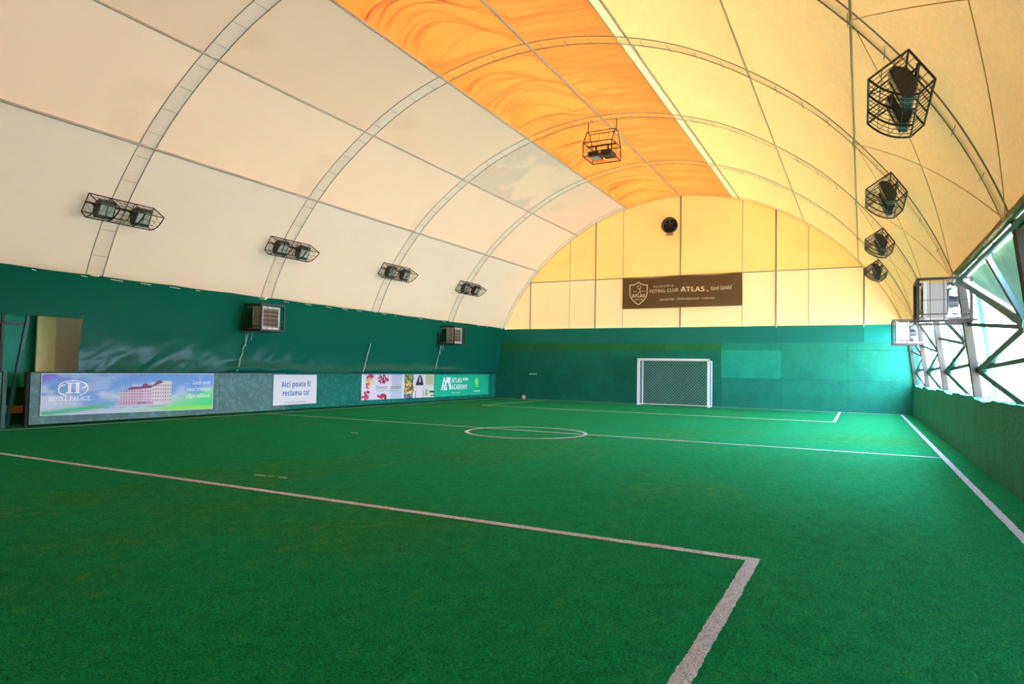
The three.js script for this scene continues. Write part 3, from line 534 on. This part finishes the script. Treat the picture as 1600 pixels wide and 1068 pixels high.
{
  const t = thing('football', 'small white and red football by the far left corner', 'ball', [-14.45, 0.11, -28.85]);
  part('panel_shell', new THREE.IcosahedronGeometry(0.112, 4), std('ball white', rgb(0.75, 0.72, 0.7), { roughness: 0.4 }), t);
  const ico = new THREE.IcosahedronGeometry(0.11, 0).attributes.position, seen = new Set(), red = std('ball red', rgb(0.4, 0.05, 0.06), { roughness: 0.4 });
  for (let i = 0; i < ico.count; i++) {
    const v = V(ico.getX(i), ico.getY(i), ico.getZ(i)).normalize(), k = v.toArray().map((x) => x.toFixed(2)).join(); if (seen.has(k)) continue; seen.add(k);
    const c = new THREE.CircleGeometry(0.042, 5); c.lookAt(v); c.translate(v.x * 0.1085, v.y * 0.1085, v.z * 0.1085);
    const d = new THREE.CylinderGeometry(0.038, 0.042, 0.012, 5); d.rotateX(Math.PI / 2); d.lookAt(v); d.translate(v.x * 0.1085, v.y * 0.1085, v.z * 0.1085); part('panel', d, red, t);
  }
}
{
  const t = thing('exhaust_fan', 'round black fan mounted high on the yellow gable', 'fan', [-7.52, 7.93, ZE + 0.06]);
  const ring = new THREE.CylinderGeometry(0.33, 0.33, 0.22, 36, 1, true); ring.rotateX(Math.PI / 2); ring.translate(0, 0, 0.1);
  const back = new THREE.CylinderGeometry(0.32, 0.32, 0.01, 36); back.rotateX(Math.PI / 2); back.translate(0, 0, 0.0);
  part('shroud', ring, M.black, t); part('back_plate', back, M.dark, t);
  const hub = new THREE.CylinderGeometry(0.07, 0.07, 0.1, 16); hub.rotateX(Math.PI / 2); hub.translate(0, 0, 0.14); part('hub', hub, M.steelOlive, t);
  for (let i = 0; i < 6; i++) { const b = new THREE.BoxGeometry(0.11, 0.22, 0.01); b.rotateY(0.6); b.translate(0, 0.17, 0.1); b.rotateZ(i * 1.047); part('fan_blade', b, std('fan blade', rgb(0.05, 0.05, 0.055), { roughness: 0.25 }), t); }
  const lip = new THREE.TorusGeometry(0.34, 0.02, 8, 40); lip.translate(0, 0, 0.2); part('rim', lip, M.black, t);
  part('bracket', [box(0.3, 0.05, 0.2, 0, -0.4, 0.06), box(0.04, 0.14, 0.1, -0.1, -0.34, 0.06), box(0.04, 0.14, 0.1, 0.1, -0.34, 0.06)], std('brown bracket', rgb(0.4, 0.22, 0.08)), t);
}

// ---------------------------------------------------------------- printed banners
function canvasTex(w, h, draw) { const c = document.createElement('canvas'); c.width = w; c.height = h; draw(c.getContext('2d'), w, h); const t = new THREE.CanvasTexture(c); t.colorSpace = THREE.SRGBColorSpace; return t; }
function fitText(x, s, cx, cy, width, font, px, italic = '') { x.font = `${italic}${px}px ${font}`; const m = x.measureText(s).width; x.save(); x.translate(cx, cy); x.scale(width / m, 1); x.textAlign = 'center'; x.textBaseline = 'middle'; x.fillText(s, 0, 0); x.restore(); }
const hotelT = canvasTex(1600, 352, (x, w, h) => {
  const r = rng(11);
  for (let i = 0; i < w; i += 4) for (let j = 0; j < h; j += 4) {
    const u = i / w, v = j / h, n = fbm(u * 9, v * 4, 511, 0, 5), n2 = fbm(u * 5 + 3, v * 3, 513, 0, 4);
    let c = [110, 160, 215];
    const mix = (d, t) => { t = clamp01(t); c = c.map((k, q) => lerp(k, d[q], t)); };
    mix([120, 105, 205], smooth(0.45, 0.0, u * 1.6 + v * 1.2 + (n - 0.5) * 0.5)); mix([45, 120, 195], smooth(0.25, 0.0, Math.abs(v - 0.45) + u * 1.4 - 0.1) * 0.8);
    mix([205, 215, 225], smooth(0.35, 0.8, v + (n - 0.5) * 0.9) * 0.9 + smooth(0.55, 0.7, n2) * 0.5);
    mix([150, 230, 130], smooth(0.55, 1.0, v * 0.75 + (u - 0.5) * 0.75 + (n - 0.5) * 0.2)); mix([70, 225, 120], smooth(0.75, 1.05, u * 0.8 + v * 0.3) * smooth(0.3, 0.6, v)); mix([70, 190, 130], smooth(0.1, 0.0, Math.abs(v - 0.95 + u * 0.45)) * smooth(0.4, 0.25, u)); mix([150, 240, 70], smooth(0.82, 0.95, v) * smooth(0.6, 0.8, u));
    x.fillStyle = `rgb(${c.map((k) => k | 0).join()})`; x.fillRect(i, j, 4, 4);
  }
  // building
  const B = (x0, x1, y0, y1, c) => { x.fillStyle = c; x.fillRect(x0, y0, x1 - x0, y1 - y0); };
  B(640, 720, 165, 275, '#d9c4cc'); B(720, 850, 140, 285, '#dcb9c2'); B(850, 940, 125, 290, '#e4ccd0'); B(940, 1050, 80, 285, '#e6d6d4'); B(1050, 1140, 70, 275, '#dcd4cf'); B(620, 960, 255, 288, '#d3aab4');
  x.fillStyle = '#7a3a58'; x.beginPath(); x.moveTo(710, 150); x.lineTo(735, 122); x.lineTo(845, 122); x.lineTo(855, 98); x.quadraticCurveTo(885, 78, 905, 108); x.lineTo(945, 108); x.lineTo(985, 78); x.lineTo(1020, 60); x.lineTo(1052, 84); x.lineTo(1000, 100); x.lineTo(930, 132); x.lineTo(850, 140); x.closePath(); x.fill();
  for (let i = 0; i < 20; i++) for (let j = 0; j < 5; j++) { const px = 650 + i * 25, py = 155 + j * 26 - (i > 11 ? 50 : 0) + (i > 11 ? j * 8 : 0); B(px, px + 8, py, py + 14, i % 3 ? '#6d4a72' : '#8f6a86'); }
  B(800, 890, 262, 276, '#9b6f8e');
  // lettering
  x.strokeStyle = '#fff'; x.fillStyle = '#fff'; x.lineWidth = 8; x.beginPath(); x.ellipse(245, 128, 122, 66, 0, Math.PI * 1.08, Math.PI * 2.35); x.stroke(); x.beginPath(); x.ellipse(245, 128, 122, 66, 0, Math.PI * 0.62, Math.PI * 0.86); x.stroke();
  x.lineWidth = 11; x.beginPath(); x.ellipse(178, 138, 45, 40, 0, Math.PI * 0.5, Math.PI * 1.55); x.stroke();
  B(205, 232, 82, 165, '#fff'); B(190, 247, 78, 88, '#fff'); B(190, 247, 160, 170, '#fff'); B(268, 295, 82, 165, '#fff'); B(256, 306, 160, 170, '#fff'); B(250, 300, 78, 88, '#fff');
  x.lineWidth = 10; x.beginPath(); x.ellipse(318, 102, 38, 22, 0, -Math.PI / 2, Math.PI / 2); x.stroke();
  fitText(x, '****', 240, 72, 80, 'serif', 30); fitText(x, 'HOTEL PALACE', 225, 215, 330, 'serif', 52, 'bold ');
  x.fillStyle = 'rgba(255,255,255,0.75)'; fitText(x, '* * * * *', 190, 262, 170, 'serif', 26);
  x.fillStyle = '#fff'; fitText(x, 'Locul unde', 1462, 88, 205, 'serif', 50, 'italic '); fitText(x, '—', 1305, 92, 60, 'serif', 30); fitText(x, 'visul trăieşte', 1430, 152, 270, 'serif', 50, 'italic '); fitText(x, 'clipa odihnei', 1430, 215, 270, 'serif', 50, 'italic ');
  x.fillStyle = 'rgba(60,50,70,0.8)'; fitText(x, 'Str. Eroilor  ·  Tel.  ·  rezervari', 780, 305, 560, 'sans-serif', 14);
  x.strokeStyle = '#eef5f0'; x.lineWidth = 5; x.strokeRect(2, 2, w - 4, h - 4);
});
const reclamaT = canvasTex(768, 400, (x, w, h) => {
  x.fillStyle = '#e9e4df'; x.fillRect(0, 0, w, h); x.fillStyle = '#1c5fa6'; fitText(x, 'Aici poate fi', w / 2 + 10, 130, 520, 'sans-serif', 100, 'bold '); fitText(x, 'reclama ta!', w / 2 + 10, 245, 480, 'sans-serif', 100, 'bold ');
  x.fillStyle = '#6d6da8'; fitText(x, 'contact pentru publicitate', w / 2, 365, 400, 'sans-serif', 26);
});
const flowersT = canvasTex(1600, 352, (x, w, h) => {
  const r = rng(23); x.fillStyle = '#e4dfe6'; x.fillRect(0, 0, w, h);
  const R = (a, b, c, d, col) => { x.fillStyle = col; x.fillRect(a * w, c * h, (b - a) * w, (d - c) * h); };
  R(0.38, 0.52, 0, 1, '#c3c6d6'); R(0.36, 0.5, 0.58, 1, '#bccbd6'); R(0.53, 0.69, 0, 1, '#efeaf0'); R(0.55, 0.68, 0, 1, '#86a27a'); R(0.69, 0.86, 0, 1, '#e6dfe7'); R(0.86, 1, 0, 0.48, '#d8d3ae'); R(0.86, 1, 0.5, 1, '#e8e4d8');
  const dots = (cx, cy, sx, sy, n, cols, rad) => { for (let i = 0; i < n; i++) { const a = r() * 6.28, d = Math.sqrt(r()); x.fillStyle = cols[(r() * cols.length) | 0]; x.beginPath(); x.ellipse((cx + Math.cos(a) * d * sx) * w, (cy + Math.sin(a) * d * sy) * h, rad * (0.6 + r() * 0.8), rad * (0.6 + r() * 0.8), 0, 0, 6.28); x.fill(); } };
  const reds = ['#c8204a', '#b3163d', '#e2557a', '#d93a5f'], yel = ['#e9c24a', '#f0d878', '#e8a840'];
  dots(0.1, 0.12, 0.035, 0.1, 14, reds, 20); dots(0.09, 0.28, 0.03, 0.1, 10, yel, 20); dots(0.08, 0.46, 0.03, 0.1, 12, [...reds, ...yel], 18); dots(0.06, 0.7, 0.03, 0.08, 10, reds, 17); dots(0.05, 0.9, 0.04, 0.1, 16, reds, 18);
  dots(0.27, 0.18, 0.07, 0.17, 50, [...reds, '#f2ecee', '#4a2030'], 15); dots(0.25, 0.9, 0.06, 0.12, 36, [...reds, '#f2ecee', '#301820'], 15);
  dots(0.615, 0.2, 0.06, 0.2, 40, ['#2e7d3c', '#e4b84e', '#c98a5a', '#1f5d2c'], 18); dots(0.615, 0.6, 0.065, 0.22, 60, [...yel, '#2e6b32', '#7a4a3a', '#f3dd8a'], 19); dots(0.6, 0.92, 0.06, 0.08, 20, ['#5f57a5', '#e9c24a', '#4c4a80'], 17);
  x.fillStyle = '#2b2024'; x.beginPath(); x.moveTo(0.755 * w, 0.08 * h); x.quadraticCurveTo(0.79 * w, 0.0, 0.805 * w, 0.1 * h); x.lineTo(0.838 * w, 0.47 * h); x.lineTo(0.715 * w, 0.47 * h); x.closePath(); x.fill();
  x.fillStyle = '#dcc0b4'; x.beginPath(); x.ellipse(0.778 * w, 0.17 * h, 16, 28, 0, 0, 6.28); x.fill(); R(0.765, 0.79, 0.22, 0.34, '#d9c4c0'); R(0.735, 0.815, 0.5, 1, '#efe3e6'); R(0.712, 0.72, 0.7, 1, '#58505a'); R(0.828, 0.836, 0.7, 1, '#58505a');
  for (let i = 0; i < 12; i++) R(0.875 + i * 0.009, 0.879 + i * 0.009, 0.04, 0.42, i % 2 ? '#a3b070' : '#7f935a'); dots(0.88, 0.8, 0.025, 0.16, 20, ['#9ccb62', '#7fb24a'], 16); R(0.93, 1, 0.72, 0.8, '#30262a'); R(0.94, 1, 0.9, 0.94, '#4a3c34');
  x.fillStyle = '#3a3038'; fitText(x, 'Events', 0.245 * w, 0.53 * h, 230, 'serif', 66, 'italic '); fitText(x, 'atelier', 0.43 * w, 0.53 * h, 240, 'serif', 60, 'italic '); R(0.2, 0.47, 0.66, 0.67, '#5a5058');
});
const academyT = canvasTex(1536, 320, (x, w, h) => {
  x.fillStyle = '#0fbf93'; x.fillRect(0, 0, w, h); x.fillStyle = '#fff';
  // emblem of slanted strokes
  const S = (pts) => { x.beginPath(); pts.forEach(([a, b], i) => (i ? x.lineTo(a, b) : x.moveTo(a, b))); x.closePath(); x.fill(); };
  for (const [a, b] of [[190, 60], [270, 60]]) S([[a + 45, 42], [a + 75, 42], [a + 10, 230], [a - 22, 230]]);
  S([[235, 42], [265, 42], [330, 230], [298, 230]]); S([[315, 42], [345, 42], [420, 150], [420, 230], [398, 230]]); S([[230, 150], [300, 150], [305, 230], [225, 230]]); S([[300, 42], [420, 42], [395, 120], [330, 120]]);
  x.fillStyle = '#0fbf93'; for (let i = 0; i < 4; i++) x.fillRect(238 + i * 18, 160, 7, 60); x.fillStyle = '#fff';
  fitText(x, 'ATLAS', 580, 88, 290, 'sans-serif', 96, 'bold '); fitText(x, 'ACADEMY', 660, 188, 450, 'sans-serif', 100, 'bold ');
  for (let i = 0; i < 4; i++) x.fillRect(755 + i * 40, 50, 26, 44);
  fitText(x, '( #atlasacademy )', 560, 272, 250, 'sans-serif', 26);
  const c = [1165, 130]; x.fillStyle = '#5fe06a'; x.beginPath(); x.ellipse(c[0], c[1], 62, 84, 0, 0, 6.28); x.fill(); x.fillStyle = '#9af27e'; x.beginPath(); x.ellipse(c[0] - 12, c[1] - 25, 34, 45, 0, 0, 6.28); x.fill(); x.fillStyle = '#3a9a3a'; x.fillRect(c[0] - 16, c[1] + 70, 36, 22);
  x.fillStyle = '#fff'; fitText(x, 'foodhouse', 1170, 258, 190, 'sans-serif', 36, 'bold ');
});
const atlasT = canvasTex(1600, 430, (x, w, h) => {
  x.fillStyle = '#6a5030'; x.fillRect(0, 0, w, h); x.strokeStyle = '#fff2d8'; x.fillStyle = '#fff2d8';
  x.lineWidth = 12; x.beginPath(); x.moveTo(228, 58); x.quadraticCurveTo(280, 100, 352, 98); x.lineTo(350, 210); x.quadraticCurveTo(345, 300, 228, 372); x.quadraticCurveTo(110, 300, 108, 210); x.lineTo(106, 98); x.quadraticCurveTo(180, 100, 228, 58); x.closePath(); x.stroke();
  fitText(x, 'ATLAS', 230, 248, 186, 'sans-serif', 62, 'bold ');
  x.lineWidth = 6; x.beginPath(); x.arc(238, 128, 24, 0, 6.28); x.stroke(); x.beginPath(); x.moveTo(215, 150); x.quadraticCurveTo(275, 150, 240, 200); x.lineTo(215, 218); x.moveTo(250, 180); x.lineTo(262, 218); x.stroke(); x.fillRect(150, 186, 60, 6); x.fillRect(265, 182, 45, 6);
  fitText(x, 'Sport Club', 235, 298, 110, 'serif', 34, 'italic ');
  fitText(x, 'A C A D E M I A', 575, 128, 270, 'sans-serif', 36); fitText(x, 'FOTBAL CLUB', 582, 192, 400, 'sans-serif', 64); fitText(x, 'ATLAS', 970, 186, 320, 'sans-serif', 92, 'bold '); fitText(x, 'by', 1165, 212, 36, 'sans-serif', 30);
  fitText(x, 'Sand Sandel', 1335, 182, 270, 'serif', 72, 'italic '); fitText(x, 'PREGĂTIRE · PERFORMANŢĂ · PASIUNE', 890, 316, 740, 'sans-serif', 34);
});
function sideBanner(z0, z1, y0a, y0b, y1, map, label, seed) {   // hangs on the left boards; z0 is the near end
  const t = thing('banner', label, 'banner', [XW + 0.022, y0a, (z0 + z1) / 2]), zc = (z0 + z1) / 2;
  part('print', grid(60, 16, (u, v) => { const z = lerp(z0, z1, u), lo = lerp(y0a, y0b, u), y = lerp(lo, y1, v); return [0.012 * (fbm(z * 2.3 + y * 3, y * 2.6, seed, 0, 3) - 0.3), y - y0a, z - zc]; }), std('printed vinyl', rgb(1, 1, 1), { map, roughness: 0.5 }), t);
  for (const v of [0, 1]) for (let i = 0; i <= 6; i++) { const u = i / 6, z = lerp(z0 - 0.03, z1 + 0.03, u), lo = lerp(y0a, y0b, u); const e = new THREE.CylinderGeometry(0.014, 0.014, 0.008, 8); e.rotateZ(Math.PI / 2); e.translate(0.014, (v ? y1 - 0.02 : lo + 0.02) - y0a, z - zc); part('eyelet', e, M.white, t); }
}
sideBanner(-8.38, -12.87, 0.235, 0.19, 1.185, hotelT, 'blue and green hotel banner with a printed palace, leftmost on the boards', 521);
sideBanner(-15.05, -16.92, 0.19, 0.2, 1.16, reclamaT, 'plain white banner with blue lettering on the left boards', 523);
sideBanner(-19.2, -23.9, 0.22, 0.2, 1.175, flowersT, 'banner of flower and dress photographs left of the mint green banner', 525);
sideBanner(-23.93, -28.63, 0.2, 0.2, 1.175, academyT, 'mint green academy banner near the far left corner', 527);
{
  const t = thing('banner', 'brown club banner with white lettering hanging on the yellow gable', 'banner', [-7.05, 4.27, ZE + 0.15]);
  part('print', grid(80, 22, (u, v) => { const x = lerp(-2.62, 2.6, u), sagT = 0.05 * Math.sin(Math.PI * ((u * 2) % 1)), y = lerp(0.0 + 0.02 * u, 1.42 - sagT, v); const cr = Math.exp(-Math.pow((u - 1 + (1 - v) * 0.25) * 16, 2)) + Math.exp(-Math.pow((u - 1 + (1 - v) * 0.4) * 14, 2)); return [x, y, 0.05 * (fbm(x * 1.6, y * 2.2, 531, 0, 4) - 0.5) + 0.03 * cr]; }), phys('backlit vinyl', rgb(0.9, 0.9, 0.9), { map: atlasT, roughness: 1, transmission: 0.3, thickness: 0, specularIntensity: 0.3 }), t);
  for (const u of [-2.6, -1.3, 0, 1.3, 2.58]) part('tie', bar([u, 1.42, 0], [u, 1.46, -0.13], 0.01, 5), M.rope, t);
}

renderer.render(scene, camera);
